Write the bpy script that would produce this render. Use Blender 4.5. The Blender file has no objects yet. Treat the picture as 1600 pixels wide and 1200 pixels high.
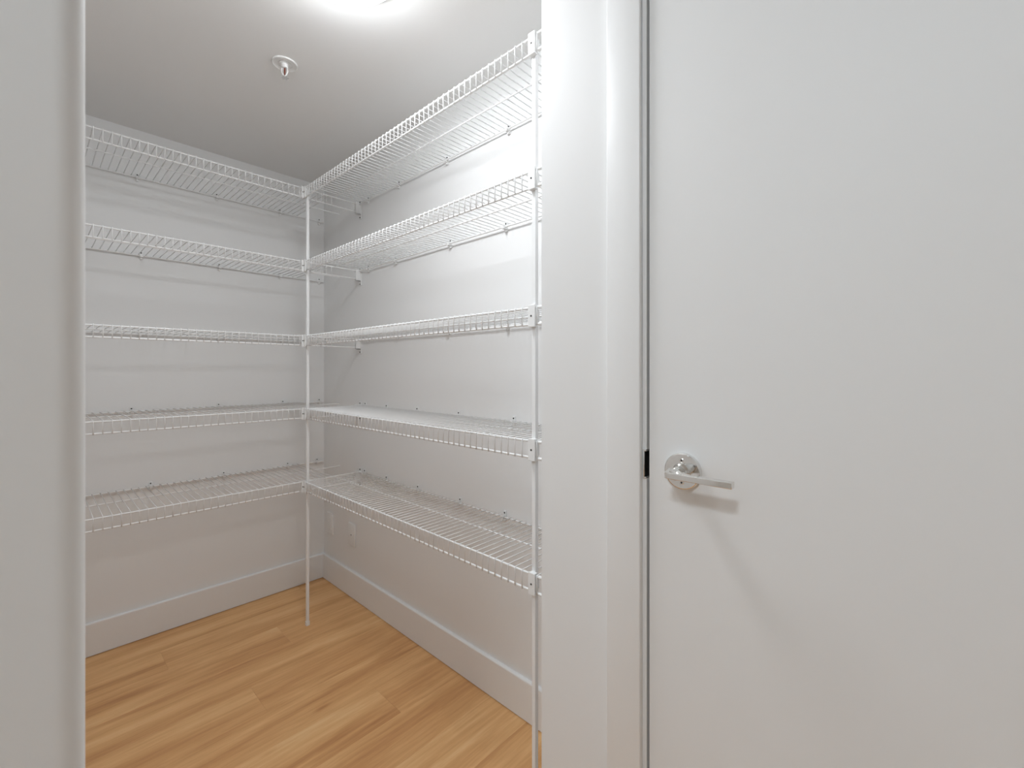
import bpy, bmesh, math, random
from mathutils import Vector, Matrix
random.seed(7)
scene = bpy.context.scene
C = scene.collection

# ------------------------------------------------------------------ camera
CX, CY, CH = -1.116, -2.4773, 1.15
F_PX = 700.5
cam_d = bpy.data.cameras.new('camera')
cam_d.sensor_width = 36.0
cam_d.lens = F_PX / 1600 * 36.0
cam_d.shift_y = -21.3 / 1600
cam_d.clip_start = 0.02
cam_d.dof.use_dof = True
cam_d.dof.focus_distance = 1.5
cam_d.dof.aperture_fstop = 9.0
cam = bpy.data.objects.new('camera', cam_d)
cam.location = (CX, CY, CH)
cam.rotation_euler = (math.radians(90), 0, math.radians(-46.996))
C.objects.link(cam)
scene.camera = cam

# ------------------------------------------------------------------ world, exposure
world = bpy.data.worlds.new('world')
scene.world = world
world.use_nodes = True
bg = world.node_tree.nodes['Background']
bg.inputs[0].default_value = (1, 1, 1, 1)
bg.inputs[1].default_value = 0.0
scene.view_settings.view_transform = 'Standard'
scene.view_settings.look = 'None'
scene.view_settings.gamma = 1
scene.view_settings.use_curve_mapping = False
scene.view_settings.exposure = 0.0
PANTRY_LIGHT = 45.0      # emission of the pantry ceiling lamp's diffuser
HALL_LIGHT = 77.0        # emission of the hall lamp's diffuser


# ------------------------------------------------------------------ materials
def lin(c):
    return tuple(((v / 255) / 12.92 if v / 255 <= 0.04045 else ((v / 255 + 0.055) / 1.055) ** 2.4) for v in c) + (1,)


def mat(name, col, rough=0.5, metal=0.0, bump=0.0, bscale=200, spec=0.5, coat=0.0):
    m = bpy.data.materials.new(name)
    m.use_nodes = True
    nt = m.node_tree
    b = nt.nodes['Principled BSDF']
    b.inputs['Base Color'].default_value = col
    b.inputs['Roughness'].default_value = rough
    b.inputs['Metallic'].default_value = metal
    b.inputs['Specular IOR Level'].default_value = spec
    b.inputs['Coat Weight'].default_value = coat
    tc = nt.nodes.new('ShaderNodeTexCoord')
    nz = nt.nodes.new('ShaderNodeTexNoise')
    nz.inputs['Scale'].default_value = bscale
    nz.inputs['Detail'].default_value = 3
    nt.links.new(tc.outputs['Object'], nz.inputs['Vector'])
    if bump:
        bp = nt.nodes.new('ShaderNodeBump')
        bp.inputs['Strength'].default_value = bump
        bp.inputs['Distance'].default_value = 0.001
        nt.links.new(nz.outputs['Fac'], bp.inputs['Height'])
        nt.links.new(bp.outputs['Normal'], b.inputs['Normal'])
    else:                                   # faint roughness variation
        mr = nt.nodes.new('ShaderNodeMapRange')
        mr.inputs['To Min'].default_value = max(rough - 0.03, 0.0)
        mr.inputs['To Max'].default_value = rough + 0.03
        nt.links.new(nz.outputs['Fac'], mr.inputs['Value'])
        nt.links.new(mr.outputs['Result'], b.inputs['Roughness'])
    return m


def emit_mat(name, col, strength):
    m = bpy.data.materials.new(name)
    m.use_nodes = True
    b = m.node_tree.nodes['Principled BSDF']
    b.inputs['Base Color'].default_value = (0.9, 0.9, 0.88, 1)
    b.inputs['Emission Color'].default_value = col
    b.inputs['Emission Strength'].default_value = strength
    return m


def wood_mat():
    m = bpy.data.materials.new('oak_plank')
    m.use_nodes = True
    nt = m.node_tree
    N, L = nt.nodes, nt.links
    b = N['Principled BSDF']
    tc = N.new('ShaderNodeTexCoord')
    oi = N.new('ShaderNodeObjectInfo')
    off = N.new('ShaderNodeVectorMath'); off.operation = 'MULTIPLY_ADD'
    comb = N.new('ShaderNodeCombineXYZ')
    for k in ('X', 'Y', 'Z'):
        L.new(oi.outputs['Random'], comb.inputs[k])
    off.inputs[1].default_value = (37.0, 91.0, 53.0)
    L.new(comb.outputs[0], off.inputs[0])
    L.new(tc.outputs['Object'], off.inputs[2])
    mp = N.new('ShaderNodeMapping')
    mp.inputs['Scale'].default_value = (0.9, 10.0, 1.0)
    L.new(off.outputs[0], mp.inputs['Vector'])
    n1 = N.new('ShaderNodeTexNoise'); n1.inputs['Scale'].default_value = 1.0
    n1.inputs['Detail'].default_value = 4; n1.inputs['Distortion'].default_value = 0.9
    L.new(mp.outputs[0], n1.inputs['Vector'])
    mp2 = N.new('ShaderNodeMapping')
    mp2.inputs['Scale'].default_value = (6.0, 90.0, 1.0)
    L.new(off.outputs[0], mp2.inputs['Vector'])
    n2 = N.new('ShaderNodeTexNoise'); n2.inputs['Scale'].default_value = 1.0
    n2.inputs['Detail'].default_value = 5; n2.inputs['Roughness'].default_value = 0.65
    n2.inputs['Distortion'].default_value = 0.4
    L.new(mp2.outputs[0], n2.inputs['Vector'])
    # sparse knots
    mp3 = N.new('ShaderNodeMapping')
    mp3.inputs['Scale'].default_value = (2.2, 7.0, 1.0)
    L.new(off.outputs[0], mp3.inputs['Vector'])
    vo = N.new('ShaderNodeTexVoronoi'); vo.inputs['Scale'].default_value = 1.0
    L.new(mp3.outputs[0], vo.inputs['Vector'])
    kn = N.new('ShaderNodeMapRange'); kn.interpolation_type = 'SMOOTHSTEP'
    kn.inputs['From Min'].default_value = 0.10; kn.inputs['From Max'].default_value = 0.0
    L.new(vo.outputs['Distance'], kn.inputs['Value'])
    mix = N.new('ShaderNodeMath'); mix.operation = 'MULTIPLY_ADD'
    mix.inputs[1].default_value = 0.34
    L.new(n2.outputs['Fac'], mix.inputs[0])
    sc = N.new('ShaderNodeMath'); sc.operation = 'MULTIPLY'; sc.inputs[1].default_value = 0.70
    L.new(n1.outputs['Fac'], sc.inputs[0])
    L.new(sc.outputs[0], mix.inputs[2])
    sub = N.new('ShaderNodeMath'); sub.operation = 'MULTIPLY_ADD'
    sub.inputs[1].default_value = -0.16
    L.new(kn.outputs['Result'], sub.inputs[0]); L.new(mix.outputs[0], sub.inputs[2])
    rv = N.new('ShaderNodeMath'); rv.operation = 'MULTIPLY_ADD'
    rv.inputs[1].default_value = 0.04
    L.new(oi.outputs['Random'], rv.inputs[0]); L.new(sub.outputs[0], rv.inputs[2])
    cr = N.new('ShaderNodeValToRGB')
    e = cr.color_ramp.elements
    e[0].position = 0.29; e[0].color = lin((184, 127, 78))
    e[1].position = 0.74; e[1].color = lin((243, 202, 148))
    a = e.new(0.47); a.color = lin((214, 160, 106))
    a = e.new(0.60); a.color = lin((231, 181, 125))
    L.new(rv.outputs[0], cr.inputs['Fac'])
    L.new(cr.outputs['Color'], b.inputs['Base Color'])
    b.inputs['Roughness'].default_value = 0.42
    b.inputs['Specular IOR Level'].default_value = 0.4
    bp = N.new('ShaderNodeBump'); bp.inputs['Strength'].default_value = 0.12
    bp.inputs['Distance'].default_value = 0.001
    L.new(n2.outputs['Fac'], bp.inputs['Height']); L.new(bp.outputs['Normal'], b.inputs['Normal'])
    return m


M = {
    'wall': mat('wall_paint', (0.875, 0.875, 0.87, 1), 0.6, bump=0.05, bscale=260, spec=0.3),
    'ceil': mat('ceiling_paint', (0.875, 0.875, 0.865, 1), 0.8, bump=0.06, bscale=300, spec=0.2),
    'trim': mat('trim_paint', (0.885, 0.885, 0.88, 1), 0.4),
    'door': mat('door_paint', (0.86, 0.86, 0.855, 1), 0.55),
    'wire': mat('white_vinyl_coating', (0.90, 0.90, 0.895, 1), 0.3),
    'pole': mat('white_pole_enamel', (0.90, 0.90, 0.895, 1), 0.22),
    'plastic': mat('white_plastic', (0.88, 0.88, 0.87, 1), 0.4),
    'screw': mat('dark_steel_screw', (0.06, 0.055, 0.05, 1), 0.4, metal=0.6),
    'chrome': mat('polished_chrome', (0.80, 0.79, 0.77, 1), 0.07, metal=1.0),
    'black': mat('hole_shade_black', (0.006, 0.006, 0.006, 1), 0.8),  # near-black colour standing for the shade inside the latch hole
    'bulb': mat('red_glass_bulb', (0.20, 0.05, 0.03, 1), 0.1),
    'wood': wood_mat(),
    'sub': mat('subfloor', (0.20, 0.13, 0.08, 1), 0.8),
    'pantry_glow': emit_mat('lit_pantry_diffuser', (0.92, 0.96, 1.0, 1), PANTRY_LIGHT),
    'hall_glow': emit_mat('lit_hall_diffuser', (0.81, 0.92, 1.0, 1), HALL_LIGHT),
}


# ------------------------------------------------------------------ helpers
def box(bm, x0, x1, y0, y1, z0, z1, bevel=0.0, seg=2):
    t = bmesh.new()
    bmesh.ops.create_cube(t, size=1)
    for v in t.verts:
        v.co = Vector(((x0 + x1) / 2 + v.co.x * (x1 - x0), (y0 + y1) / 2 + v.co.y * (y1 - y0), (z0 + z1) / 2 + v.co.z * (z1 - z0)))
    if bevel:
        bmesh.ops.bevel(t, geom=t.edges[:], offset=bevel, segments=seg, affect='EDGES', profile=0.5)
    merge(bm, t)


def merge(bm, t):
    me = bpy.data.meshes.new('tmp')
    t.to_mesh(me); t.free()
    bm.from_mesh(me)
    bpy.data.meshes.remove(me)


def tube(bm, pts, r, n=6, caps=True):
    pts = [Vector(p) for p in pts]
    rings = []
    for i, p in enumerate(pts):
        if i == 0: d = pts[1] - p
        elif i == len(pts) - 1: d = p - pts[i - 1]
        else: d = (pts[i + 1] - p).normalized() + (p - pts[i - 1]).normalized()
        d.normalize()
        up = Vector((0, 0, 1)) if abs(d.z) < 0.72 else Vector((1, 0, 0)) if abs(d.x) < 0.5 else Vector((0, 1, 0))
        if len(pts) > 2:                       # planar paths: keep a constant side vector
            nrm = (pts[1] - pts[0]).cross(pts[-1] - pts[0])
            if nrm.length > 1e-9: up = nrm.normalized()
        u = d.cross(up).normalized(); w = d.cross(u).normalized()
        rr = r[i] if isinstance(r, (list, tuple)) else r
        rings.append([bm.verts.new(p + u * rr * math.cos(2 * math.pi * k / n) + w * rr * math.sin(2 * math.pi * k / n)) for k in range(n)])
    for a, b in zip(rings, rings[1:]):
        for k in range(n):
            bm.faces.new((a[k], a[(k + 1) % n], b[(k + 1) % n], b[k]))
    if caps:
        bm.faces.new(rings[0][::-1]); bm.faces.new(rings[-1])


def lathe(bm, prof, axis_o, axis='z', n=32):
    """prof: (radius, height) pairs revolved about an axis through axis_o"""
    o = Vector(axis_o)
    rings = []
    for r, h in prof:
        ring = []
        for k in range(n):
            a = 2 * math.pi * k / n
            c, s = r * math.cos(a), r * math.sin(a)
            v = {'z': (c, s, h), 'x': (h, c, s), 'y': (s, h, c)}[axis]
            ring.append(bm.verts.new(o + Vector(v)))
        rings.append(ring)
    for a, b in zip(rings, rings[1:]):
        for k in range(n):
            bm.faces.new((a[k], a[(k + 1) % n], b[(k + 1) % n], b[k]))
    if prof[0][0] > 1e-6: bm.faces.new(rings[0][::-1])
    if prof[-1][0] > 1e-6: bm.faces.new(rings[-1])


def obj(name, bm, m, parent=None, smooth=False, loc=None):
    bmesh.ops.remove_doubles(bm, verts=bm.verts[:], dist=1e-7)
    bmesh.ops.recalc_face_normals(bm, faces=bm.faces[:])
    me = bpy.data.meshes.new(name)
    if loc is not None:
        bmesh.ops.translate(bm, verts=bm.verts[:], vec=-Vector(loc))
    bm.to_mesh(me); bm.free()
    me.materials.append(M[m])
    if smooth:
        for p in me.polygons: p.use_smooth = True
        try: me.set_sharp_from_angle(angle=math.radians(20))
        except Exception: pass
    o = bpy.data.objects.new(name, me)
    C.objects.link(o)
    if loc is not None: o.location = loc
    if parent:
        o.parent = parent
        if loc is not None: o.location = Vector(loc) - parent.location
        else: o.location = -parent.location
    return o


def share(name, me, parent, loc):
    o = bpy.data.objects.new(name, me)
    C.objects.link(o); o.parent = parent
    o.location = Vector(loc) - parent.location
    return o


def tag(o, label, cat, group=None, kind=None):
    o['label'] = label; o['category'] = cat
    if group: o['group'] = group
    if kind: o['kind'] = kind
    return o


def thing(name, loc, label, cat, group=None):
    o = bpy.data.objects.new(name, None)
    o.empty_display_size = 0.05
    C.objects.link(o); o.location = loc
    return tag(o, label, cat, group)


def sbox(name, dims, m, label, cat, bevel=0.0, more=()):
    bm = bmesh.new()
    box(bm, *dims, bevel=bevel)
    for d in more: box(bm, *d, bevel=bevel)
    return tag(obj(name, bm, m), label, cat, kind='structure')


# ------------------------------------------------------------------ the setting
CEIL = 2.177          # pantry ceiling
HCEIL = 2.44          # hall ceiling
XL = -1.45            # pantry's left wall
XH = -0.366           # hall wall that holds the door
YC = -1.865           # its free corner, the pantry's front
YF = -2.03            # hall face of the opening wall
XO = -1.0884          # left edge of the opening
HXL, HYB = -3.3, -5.2
DOOR_Y0, DOOR_Y1, DOOR_H = -2.1116, -2.92, 2.03

sbox('wall_back', (XL - .1, 0.1, 0.0, 0.1, -0.02, CEIL + .02), 'wall', 'plain white wall carrying the deep wire shelves', 'wall')
sbox('wall_right', (0.0, 0.1, YC - .05, 0.0, -0.02, CEIL + .02), 'wall', 'white wall with the two wall plates', 'wall')
sbox('wall_left', (XL - .1, XL, YF, 0.0, -0.02, CEIL + .02), 'wall', 'white pantry end wall facing the outlet wall', 'wall')
sbox('ceiling', (XL - .1, 0.1, YF + .02, 0.1, CEIL, CEIL + .1), 'ceil', 'white pantry ceiling with a sprinkler', 'ceiling')
# opening wall: left wing with a rounded outside corner, header above
bm = bmesh.new()
R_ = 0.0165
prof = [(HXL, YF), (XO - R_ - .002, YF)]
for k in range(13):
    a = math.radians(-90 + 90 * k / 12)
    prof.append((XO - R_ + R_ * math.cos(a), YF + R_ + R_ * math.sin(a)))
prof += [(XO, YF + R_ + .002), (XO, YF + .12), (HXL, YF + .12)]
lo = [bm.verts.new((x, y, -0.02)) for x, y in prof]; hi = [bm.verts.new((x, y, HCEIL + .02)) for x, y in prof]
for i in range(len(prof)):
    j = (i + 1) % len(prof); bm.faces.new((lo[i], lo[j], hi[j], hi[i]))
bm.faces.new(lo[::-1]); bm.faces.new(hi)
box(bm, XO - .02, XH + .11, YF + .012, YF + .12, 2.06, HCEIL + .02)
tag(obj('wall_front', bm, 'wall', smooth=True), 'white wall with a rounded corner beside the pantry opening', 'wall', kind='structure')
# hall wall with the door opening
bm = bmesh.new()
box(bm, XH, XH + .11, -2.0990, YC, -0.02, HCEIL + .02)
box(bm, XH, XH + .11, HYB, DOOR_Y1 - .003, -0.02, HCEIL + .02)
box(bm, XH, XH + .11, DOOR_Y1 - .003, -2.0990, DOOR_H + .0105, HCEIL + .02)
box(bm, XH + .10, 0.1, YC - .05, YC, -0.02, HCEIL + .02)
box(bm, XH + .10, XH + .12, HYB, YC - .05, -0.02, HCEIL + .02)
tag(obj('wall_hall_right', bm, 'wall'), 'white hall wall holding the flush door', 'wall', kind='structure')
sbox('wall_hall_left', (HXL - .1, HXL, HYB, YF + .12, -0.02, HCEIL + .02), 'wall', 'white hall wall opposite the flush door', 'wall')
sbox('wall_hall_back', (HXL - .1, XH + .12, HYB - .1, HYB, -0.02, HCEIL + .02), 'wall', 'white hall wall opposite the pantry opening', 'wall')
sbox('ceiling_hall', (HXL - .1, XH + .12, HYB - .1, YF + .12, HCEIL, HCEIL + .1), 'ceil', 'white hall ceiling with a dome light', 'ceiling')

# floor: subfloor slab and single planks
floor = sbox('floor', (HXL - .1, 0.1, HYB - .1, 0.1, -0.12, -0.008), 'sub', 'warm honey oak plank floor', 'floor')
PW, PL = 0.168, 1.22
plank_cache = {}


def plank_mesh(x_len, width):
    key = (round(x_len, 3), round(width, 3))
    if key not in plank_cache:
        b2 = bmesh.new()
        g = 0.0001
        X, Y, b_ = x_len / 2 - g, width / 2 - g, 0.0004
        top = [b2.verts.new((sx * (X - b_), sy * (Y - b_), 0)) for sx, sy in ((-1, -1), (1, -1), (1, 1), (-1, 1))]
        mid = [b2.verts.new((sx * X, sy * Y, -b_)) for sx, sy in ((-1, -1), (1, -1), (1, 1), (-1, 1))]
        bot = [b2.verts.new((sx * X, sy * Y, -0.0085)) for sx, sy in ((-1, -1), (1, -1), (1, 1), (-1, 1))]
        b2.faces.new(top)
        for A, B in ((mid, top), (bot, mid)):
            for k in range(4): b2.faces.new((A[k], A[(k + 1) % 4], B[(k + 1) % 4], B[k]))
        b2.faces.new(bot[::-1])
        me = bpy.data.meshes.new('plank'); b2.to_mesh(me); b2.free(); me.materials.append(M['wood'])
        plank_cache[key] = me
    return plank_cache[key]


offs = [0.10, 0.62, 0.30, 0.86, 0.47, 1.05, 0.22, 0.74, 0.98, 0.38]
row = 0
y = 0.0
while y > HYB:
    w = min(PW, y - HYB)
    if w < 0.01: break
    xmin = XL if y > YF + .1 else HXL
    x = 0.0 if y > YC - .1 else XH + .10
    first = offs[row % len(offs)] * PL
    step = max(first, 0.15)
    while x > xmin + 1e-4:
        ln = min(step, x - xmin)
        share('plank', plank_mesh(ln, w), floor, (x - ln / 2, y - w / 2, 0.0))
        x -= ln; step = PL
    y -= w; row += 1

# baseboards
BH, BT = 0.133, 0.013


def baseboard(name, p0, p1, nrm, label):
    """board against a wall from p0 to p1 (floor points on the wall), nrm into the room; eased top edge"""
    b2 = bmesh.new()
    prof = [(0, 0.0026), (BT, 0.0026), (BT, BH - .004), (BT - .0012, BH - .0012), (BT - .004, BH), (0, BH)]
    n = Vector(nrm)
    r0 = [b2.verts.new(Vector(p0) + n * d + Vector((0, 0, h))) for d, h in prof]
    r1 = [b2.verts.new(Vector(p1) + n * d + Vector((0, 0, h))) for d, h in prof]
    for k in range(len(prof)):
        j = (k + 1) % len(prof); b2.faces.new((r0[k], r0[j], r1[j], r1[k]))
    b2.faces.new(r0[::-1]); b2.faces.new(r1)
    return tag(obj(name, b2, 'trim'), label, 'baseboard', kind='structure')


baseboard('baseboard_back', (XL, 0, 0), (0, 0, 0), (0, -1, 0), 'flat white baseboard under the plain shelf wall')
baseboard('baseboard_right', (0, -BT, 0), (0, YC, 0), (-1, 0, 0), 'flat white baseboard under the outlet wall')
baseboard('baseboard_left', (XL, -BT, 0), (XL, YF + .12, 0), (1, 0, 0), 'flat white baseboard on the pantry end wall')

# door casing, jamb, door
CT = 0.012
bm = bmesh.new()
box(bm, XH - CT, XH, -2.0995, -2.032, 0.0, DOOR_H + .0755, bevel=0.0022, seg=3)
box(bm, XH - CT, XH, DOOR_Y1 - .077, DOOR_Y1 - .0095, 0.0, DOOR_H + .0755, bevel=0.0022, seg=3)
box(bm, XH - CT, XH, DOOR_Y1 - .0095, -2.0995, DOOR_H + .008, DOOR_H + .0755, bevel=0.0022, seg=3)
tag(obj('trim_1', bm, 'trim', smooth=True), 'flat white casing around the flush door', 'door casing', kind='structure')
bm = bmesh.new()
box(bm, XH - .0005, XH + .105, -2.1069, -2.0985, 0.0, 0.960)
box(bm, XH - .0005, XH + .105, -2.1069, -2.0985, 1.006, DOOR_H + .003)
box(bm, XH - .0005, XH + .105, -2.1025, -2.0985, 0.960, 1.006)
box(bm, XH + .035, XH + .105, -2.1069, -2.1025, 0.960, 1.006)
box(bm, XH - .0005, XH + .105, DOOR_Y1 - .011, DOOR_Y1 - .0028, 0.0, DOOR_H + .003)
box(bm, XH - .0005, XH + .105, DOOR_Y1 - .011, -2.0985, DOOR_H + .003, DOOR_H + .011)
jamb = tag(obj('trim_2', bm, 'trim'), 'white jamb strip in the gap between casing and door', 'door jamb', kind='structure')
# strike plate: chrome lip wrapped on the jamb edge and the dark latch hole
bm = bmesh.new()
box(bm, XH - .0035, XH + .001, -2.1040, -2.1012, 0.957, 1.009, bevel=0.0010)
box(bm, XH - .0035, XH + .034, -2.1072, -2.1030, 1.0055, 1.009, bevel=0.0008)
box(bm, XH - .0035, XH + .034, -2.1072, -2.1030, 0.957, 0.9605, bevel=0.0008)
sp = obj('strike_plate', bm, 'chrome', jamb, smooth=True); sp['label'] = 'chrome strike plate lip'
bm = bmesh.new()                                   # black open lining in the jamb notch, paints the latch hole's shade
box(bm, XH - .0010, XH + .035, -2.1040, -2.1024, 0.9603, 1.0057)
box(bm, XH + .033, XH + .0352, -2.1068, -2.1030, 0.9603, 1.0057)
hs = obj('latch_hole_shade', bm, 'black', jamb); hs['label'] = 'latch hole with its shade painted black'

bm = bmesh.new()
box(bm, XH, XH + .0445, DOOR_Y1, DOOR_Y0, 0.008, DOOR_H, bevel=0.0012)
door = tag(obj('door_1', bm, 'door', smooth=True), 'closed plain white flush door with a chrome lever', 'door', kind='structure')
HY, HZ = -2.1735, 0.981
bm = bmesh.new()
lathe(bm, [(0.0, 0.0), (0.0305, 0.0), (0.0305, -.0062), (0.0298, -.0076), (0.0284, -.0082), (0.0278, -.0082), (0.0, -.0082)], (XH, HY, HZ), 'x', 64)
rose = obj('rose', bm, 'chrome', door, smooth=True); rose['label'] = 'round polished chrome rose'
for dz in (0.0185, -0.0185):
    bm = bmesh.new()
    lathe(bm, [(0.0, -.0081), (0.0036, -.0081), (0.0036, -.0090), (0.0031, -.0093), (0.0018, -.0093), (0.0016, -.0084), (0.0, -.0084)], (XH, HY, HZ + dz), 'x', 20)
    s = obj('screw', bm, 'chrome', rose, smooth=True)
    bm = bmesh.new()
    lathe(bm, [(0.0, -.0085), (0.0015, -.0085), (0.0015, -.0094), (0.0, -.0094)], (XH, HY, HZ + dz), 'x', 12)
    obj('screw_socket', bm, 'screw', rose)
# lever: collar, neck, forged elbow and flat bar
bm = bmesh.new()
lathe(bm, [(0.0, -.0078), (0.0140, -.0078), (0.0140, -.0130), (0.0125, -.0150), (0.0105, -.0165), (0.0100, -.0400), (0.0085, -.0470), (0.0, -.0480)], (XH, HY, HZ), 'x', 40)
# elbow block swelling from the neck into the bar
t = bmesh.new()
sec = []
for k in range(7):
    q = k / 6
    yy = HY + 0.0095 - 0.034 * q
    h = 0.0088 - 0.0040 * q
    d0 = XH - 0.036 - 0.006 * q
    d1 = XH - 0.0535
    sec.append([t.verts.new((x_, yy, z_)) for x_, z_ in ((d0, HZ - h), (d1, HZ - min(h, .0049)), (d1, HZ + min(h, .0049)), (d0, HZ + h))])
for a, b_ in zip(sec, sec[1:]):
    for k in range(4): t.faces.new((a[k], a[(k + 1) % 4], b_[(k + 1) % 4], b_[k]))
t.faces.new(sec[0][::-1]); t.faces.new(sec[-1])
bmesh.ops.bevel(t, geom=[e for e in t.edges if len(e.link_faces) == 2 and e.calc_face_angle(0) > 0.5], offset=0.0012, segments=2, affect='EDGES')
merge(bm, t)
box(bm, XH - .0560, XH - .0430, -2.2665, HY + .0060, HZ - .0047, HZ + .0050, bevel=0.0009, seg=2)
lev = obj('lever', bm, 'chrome', door, smooth=True); lev['label'] = 'flat polished chrome lever bar'

# ------------------------------------------------------------------ lamps
def dome_lamp(name, loc, r, m, label, dome=.045):
    t0 = thing(name, loc, label, 'ceiling light')
    b2 = bmesh.new()
    lathe(b2, [(0, 0), (r, 0), (r, -.018), (r - .006, -.022), (0, -.022)], loc, 'z', 48)
    obj('base', b2, 'plastic', t0, smooth=True)
    b2 = bmesh.new()
    rr = r - .010
    pr = [(rr, -.0215)] + [(rr * math.cos(a), -.0215 - dome * math.sin(a)) for a in [math.radians(d) for d in range(10, 90, 10)]] + [(0, -.0215 - dome)]
    lathe(b2, pr, loc, 'z', 48)
    obj('diffuser', b2, m, t0, smooth=True)
    return t0


dome_lamp('ceiling_light', (-0.61, -1.435, CEIL), 0.16, 'pantry_glow', 'lit round dome light on the pantry ceiling', .045)
dome_lamp('hall_ceiling_light_offscreen', (-2.00, -2.55, HCEIL), 0.16, 'hall_glow', 'lit round dome light on the hall ceiling')

# ------------------------------------------------------------------ wire shelves
LIP = [1.930, 1.600, 1.263, 0.935, 0.607]      # height of the lip rails
DECK = 0.0405                                  # front rail above lip rail
RR, RW = 0.0029, 0.00150                       # rail and cross-wire radius
PITCH = 0.0242
XF = -0.2745                                   # front rail of the shelves on the outlet wall
YFR = -0.4105                                  # front rail of the shelves on the plain wall
BACK = 0.012
NAMES = ['topmost of five', 'second from the top', 'middle one of five', 'second from the bottom', 'lowest of five']
wire_cache = {}


def cross_wire(kind, depth):
    """bent wire: lies over the rails, turns down in front of the lip rail. Origin at wall, deck top height.
    kind 'r': runs along -x ; kind 'l': runs along -y"""
    if kind not in wire_cache:
        zt = RR + RW * 0.7
        fr = depth + RR + RW * 0.7
        pts = [(BACK - .004, zt), (fr - .004, zt), (fr - .0011, zt - .0011), (fr, zt - .004), (fr, -DECK - .0032)]
        b2 = bmesh.new()
        tube(b2, [(-d, 0, z) if kind == 'r' else (0, -d, z) for d, z in pts], RW, 5)
        bmesh.ops.recalc_face_normals(b2, faces=b2.faces[:])
        me = bpy.data.meshes.new('cross_wire'); b2.to_mesh(me); b2.free()
        me.materials.append(M['wire'])
        for p in me.polygons: p.use_smooth = True
        wire_cache[kind] = me
    return wire_cache[kind]


def rail(name, p0, p1, r, parent):
    b2 = bmesh.new(); tube(b2, [p0, p1], r, 10)
    return obj(name, b2, 'wire', parent, smooth=True)


def cap(p0, p1, parent):
    b2 = bmesh.new()
    p0, p1 = Vector(p0), Vector(p1)
    d = (p1 - p0)
    tube(b2, [p0, p0 + d * .75, p0 + d * .93, p1], [.0042, .0042, .0035, .0014], 12)
    return obj('end_cap', b2, 'plastic', parent, smooth=True)


clip_cache = {}


def wall_clip(kind, s, parent, zd):
    """plastic clip that hooks the back rail, with a screw above; s = position along the wall"""
    if kind not in clip_cache:
        b2 = bmesh.new()
        def bx(w0, w1, d0, d1, z0, z1, bv):
            if kind == 'r': box(b2, -d1, -d0, w0, w1, z0, z1, bv)
            else: box(b2, w0, w1, -d1, -d0, z0, z1, bv)
        bx(-.0065, .0065, 0, .0045, -.014, .019, .0012)
        bx(-.0055, .0055, 0, .0185, -.0075, -.0030, .0010)
        bx(-.0055, .0055, .0155, .0190, -.0075, .0050, .0010)
        bx(-.0040, .0040, .003, .0100, -.0160, -.0075, .0010)
        me = bpy.data.meshes.new('wall_clip'); b2.to_mesh(me); b2.free(); me.materials.append(M['plastic'])
        b3 = bmesh.new()
        lathe(b3, [(0, -.0040), (.0026, -.0040), (.0026, -.0062), (.0016, -.0072), (0, -.0074)], (0, 0, .0125), 'x' if kind == 'r' else 'y', 12)
        bmesh.ops.recalc_face_normals(b3, faces=b3.faces[:])
        ms = bpy.data.meshes.new('screw'); b3.to_mesh(ms); b3.free(); ms.materials.append(M['screw'])
        clip_cache[kind] = (me, ms)
    me, ms = clip_cache[kind]
    loc = (0, s, zd) if kind == 'r' else (s, 0, zd)
    o = share('wall_clip', me, parent, loc)
    sc = bpy.data.objects.new('screw', ms); C.objects.link(sc); sc.parent = o
    return o


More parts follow.
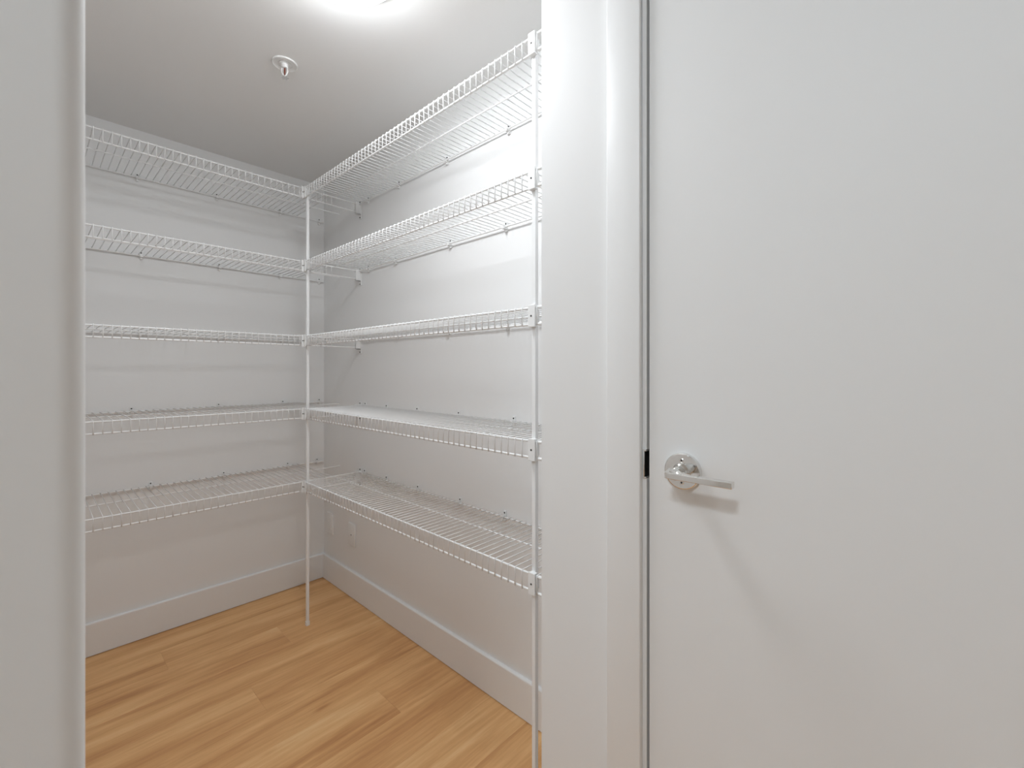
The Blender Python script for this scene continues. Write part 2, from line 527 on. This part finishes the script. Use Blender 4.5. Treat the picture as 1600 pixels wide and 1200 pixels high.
RCLIPS = [[-.492, -.757, -1.093, -1.425], [-.492, -.731, -1.113, -1.412], [-.492, -.745, -1.10, -1.42],
          [-.461, -.652, -.892, -1.162, -1.448], [-.455, -.652, -.897, -1.170, -1.406]]
LCLIPS = [[-1.10, -.808, -.517, -.234, -.030], [-1.09, -.795, -.507, -.234, -.030], [-1.10, -.800, -.510, -.225, -.030],
          [-1.12, -.827, -.509, -.220, -.030], [-1.05, -.763, -.488, -.196, -.041]]
Y_END = -1.7925
for i, zl in enumerate(LIP):
    zd = zl + DECK
    # --- shelf on the outlet wall (wires along x)
    y0, y1 = -0.4185, Y_END
    s = thing('wire_shelf', (XF, (y0 + y1) / 2, zl), 'narrower white wire shelf on the wall with the outlets, ' + NAMES[i], 'wire shelf', 'shelves on the outlet wall')
    rail('front_rail', (XF, y0, zd), (XF, y1, zd), RR, s)
    rail('lip_rail', (XF, y0, zl), (XF, y1, zl), RR, s)
    rail('middle_rail', (XF * .5, y0, zd - .0003), (XF * .5, y1, zd - .0003), RR * .85, s)
    rail('back_rail', (-BACK, y0, zd), (-BACK, y1, zd), RR, s)
    for xx, zz in ((XF, zd), (XF, zl), (XF * .5, zd), (-BACK, zd)):
        cap((xx, y1 + .0105, zz), (xx, y1 - .0035, zz), s)
    me = cross_wire('r', -XF)
    yy = -1.7304 - 2 * PITCH
    while yy < -0.4335:
        if yy > y1 + .0115: share('cross_wire', me, s, (0, yy, zd))
        yy += PITCH
    for c in RCLIPS[i]: wall_clip('r', c, s, zd)
    # --- shelf on the plain wall (wires along y)
    x0, x1 = XL + .012, -0.010
    s = thing('wire_shelf', ((x0 + x1) / 2, YFR, zl), 'deeper white wire shelf on the plain wall without outlets, ' + NAMES[i], 'wire shelf', 'shelves on the plain wall')
    rail('front_rail', (x0, YFR, zd), (x1, YFR, zd), RR, s)
    rail('lip_rail', (x0, YFR, zl), (x1, YFR, zl), RR, s)
    rail('middle_rail', (x0, YFR * .5, zd - .0003), (x1, YFR * .5, zd - .0003), RR * .85, s)
    rail('back_rail', (x0, -BACK, zd), (x1, -BACK, zd), RR, s)
    me = cross_wire('l', -YFR)
    xx = -0.9738 + 34 * PITCH
    while xx > -0.02: xx -= PITCH
    while xx > x0 + .006:
        share('cross_wire', me, s, (xx, 0, zd)); xx -= PITCH
    for c in [LCLIPS[i][0] - .29] + LCLIPS[i]: wall_clip('l', c, s, zd)
    # end bracket on the outlet wall that takes the front and lip rails
    b2 = bmesh.new()
    yb = YFR
    box(b2, -.0045, 0, yb - .012, yb + .012, zl - .030, zd + .018, .0015)
    box(b2, -.030, -.003, yb - .0075, yb - .0045, zl - .010, zd + .006, .001)
    box(b2, -.030, -.003, yb + .0045, yb + .0075, zl - .010, zd + .006, .001)
    box(b2, -.030, -.003, yb - .0075, yb + .0075, zl - .010, zl - .0055, .001)
    br = obj('end_bracket', b2, 'plastic', s)
    for zz in (zd + .012, zl - .023):
        b2 = bmesh.new()
        lathe(b2, [(0, -.0040), (.0030, -.0040), (.0030, -.0062), (.0018, -.0074), (0, -.0076)], (0, yb, zz), 'x', 12)
        sc = obj('screw', b2, 'screw'); sc.parent = br
        sc.location = (0, 0, 0)
# ------------------------------------------------------------------ support poles
PA = 0.0118


def pole(loc, label):
    t0 = thing('support_pole', loc, label, 'pole')
    x, y, _ = loc
    b2 = bmesh.new()
    box(b2, x - PA / 2, x + PA / 2, y - PA / 2, y + PA / 2, 0.006, LIP[0] + DECK + .004, bevel=0.0014, seg=2)
    obj('tube', b2, 'pole', t0, smooth=True)
    b2 = bmesh.new()
    box(b2, x - PA / 2 - .0018, x + PA / 2 + .0018, y - PA / 2 - .0018, y + PA / 2 + .0018, 0.0, 0.020, bevel=0.0018, seg=2)
    obj('foot_cap', b2, 'plastic', t0, smooth=True)
    return t0


def screw_on(parent, o, axis, r=.0024):
    b2 = bmesh.new()
    lathe(b2, [(0, .001), (r, .001), (r, -.0006), (r * .6, -.0012), (0, -.0013)], o, axis, 12)
    sc = obj('screw', b2, 'screw'); sc.parent = parent; sc.location = (0, 0, 0)


BX, BY = XF + RR + PA / 2 - .0002, -1.7625
pb = pole((BX, BY, 0), 'thin white support pole carrying the free ends of the shelves beside the opening')
for zl in LIP:
    zd = zl + DECK
    b2 = bmesh.new()
    box(b2, XF - .0082, XF - .0026, -1.7752, -1.7532, zl - .0068, zd + .0072, .0013)          # face plate over both rails
    box(b2, XF - .0040, BX + PA / 2 + .0016, BY - PA / 2 - .0020, BY + PA / 2 + .0018, zl + .0032, zd - .0032, .0008)   # saddle round the pole
    box(b2, XF - .0040, XF + .0045, -1.7745, -1.7545, zl - .0068, zl - .0028, .0008)           # hook under the lip rail
    box(b2, XF - .0040, XF + .0040, -1.7745, -1.7565, zd + .0034, zd + .0072, .0008)           # hook over the front rail
    cl = obj('shelf_clip', b2, 'plastic', pb)
    screw_on(cl, (XF - .0083, -1.7640, zl + DECK * .5), 'x')
AX, AY = BX, YFR - RR - 2 * RW - PA / 2 - .0005
pa = pole((AX, AY, 0), 'thin white support pole on the floor where the two shelf runs meet')
for zl in LIP:
    zd = zl + DECK
    b2 = bmesh.new()
    yo = YFR - RR - 2 * RW
    box(b2, -.2900, AX + PA / 2 + .0015, yo - .0032, yo + .0010, zl - .0062, zd + .0060, .0012)
    box(b2, XF - .0078, XF - .0026, yo - .0180, yo + .0005, zl - .0062, zd + .0060, .0012)
    box(b2, XF - .0040, AX + PA / 2 + .0015, AY - PA / 2 - .0018, yo + .0005, zl + .0032, zd - .0032, .0008)
    cl = obj('shelf_clip', b2, 'plastic', pa)
    screw_on(cl, (-.2850, yo - .0033, zl + DECK * .5), 'y')
    screw_on(cl, (XF - .0079, yo - .0110, zl + DECK * .5), 'x')

# ------------------------------------------------------------------ sprinkler
SX, SY = -0.5375, -0.8977
sp = thing('fire_sprinkler', (SX, SY, CEIL), 'small pendent fire sprinkler with a white round escutcheon on the ceiling', 'sprinkler')
o = (SX, SY, CEIL)
b2 = bmesh.new()
lathe(b2, [(.0390, 0), (.0390, -.0035), (.0380, -.0048), (.0362, -.0050), (.0350, -.0040), (.0300, -.0022), (.0240, -.0020), (.0232, -.0005), (.0, -.0005)], o, 'z', 48)
obj('escutcheon', b2, 'plastic', sp, smooth=True)
b2 = bmesh.new()
lathe(b2, [(0, 0), (.0175, 0), (.0175, -.003), (.0110, -.0034), (.0110, -.010), (.0085, -.016), (0, -.016)], o, 'z', 24)
obj('body', b2, 'plastic', sp, smooth=True)
b2 = bmesh.new()
for sg in (-1, 1):
    tube(b2, [(SX + sg * .0085 * .7, SY - sg * .0085 * .7, CEIL - .014), (SX + sg * .0100 * .7, SY - sg * .0100 * .7, CEIL - .026), (SX + sg * .0060 * .7, SY - sg * .0060 * .7, CEIL - .038), (SX + sg * .0012, SY - sg * .0012, CEIL - .044)], .0021, 8)
lathe(b2, [(0, -.042), (.0035, -.042), (.0040, -.047), (0, -.047)], o, 'z', 16)
obj('frame', b2, 'plastic', sp, smooth=True)
b2 = bmesh.new()
lathe(b2, [(0, -.015), (.0024, -.016), (.0026, -.024), (.0020, -.036), (0, -.042)], o, 'z', 12)
obj('glass_bulb', b2, 'bulb', sp, smooth=True)
b2 = bmesh.new()
n = 24
ri = []
for h in (-.0465, -.0478):
    ri.append([b2.verts.new((SX + (.0125 if (k // 2) % 2 else .0085) * math.cos(2 * math.pi * k / n), SY + (.0125 if (k // 2) % 2 else .0085) * math.sin(2 * math.pi * k / n), CEIL + h)) for k in range(n)])
for k in range(n): b2.faces.new((ri[0][k], ri[0][(k + 1) % n], ri[1][(k + 1) % n], ri[1][k]))
b2.faces.new(ri[0][::-1]); b2.faces.new(ri[1])
obj('deflector', b2, 'chrome', sp)


# ------------------------------------------------------------------ wall plates
def plate(yc, zc, label, jack):
    t0 = thing('wall_plate', (0, yc, zc), label, 'wall plate')
    b2 = bmesh.new()
    box(b2, -.0062, 0, yc - .035, yc + .035, zc - .057, zc + .057, .0022, 3)
    pl = obj('cover', b2, 'plastic', t0, smooth=True)
    if jack:
        b2 = bmesh.new()
        lathe(b2, [(0, -.005), (.0075, -.005), (.0075, -.0072), (.0060, -.0080), (.0, -.0080)], (0, yc, zc), 'x', 20)
        jk = obj('jack', b2, 'plastic', t0, smooth=True)
        b2 = bmesh.new()
        lathe(b2, [(0, -.0078), (.0034, -.0078), (.0034, -.0084), (.0, -.0084)], (0, yc, zc), 'x', 12)
        sc = obj('socket', b2, 'screw'); sc.parent = jk
    else:
        b2 = bmesh.new()
        box(b2, -.0082, -.004, yc - .0165, yc + .0165, zc - .0335, zc + .0335, .0012)
        obj('insert', b2, 'plastic', t0, smooth=True)
    for dz in (.048, -.048):
        b2 = bmesh.new()
        lathe(b2, [(0, -.0055), (.0028, -.0055), (.0026, -.0068), (0, -.0070)], (0, yc, zc + dz), 'x', 12)
        obj('screw', b2, 'plastic', t0)
    return t0


plate(-.084, .316, 'white wall plate with a flat rectangular insert, next to the room corner', False)
plate(-.326, .314, 'white wall plate with a small dark centre jack, below the lowest shelf', True)
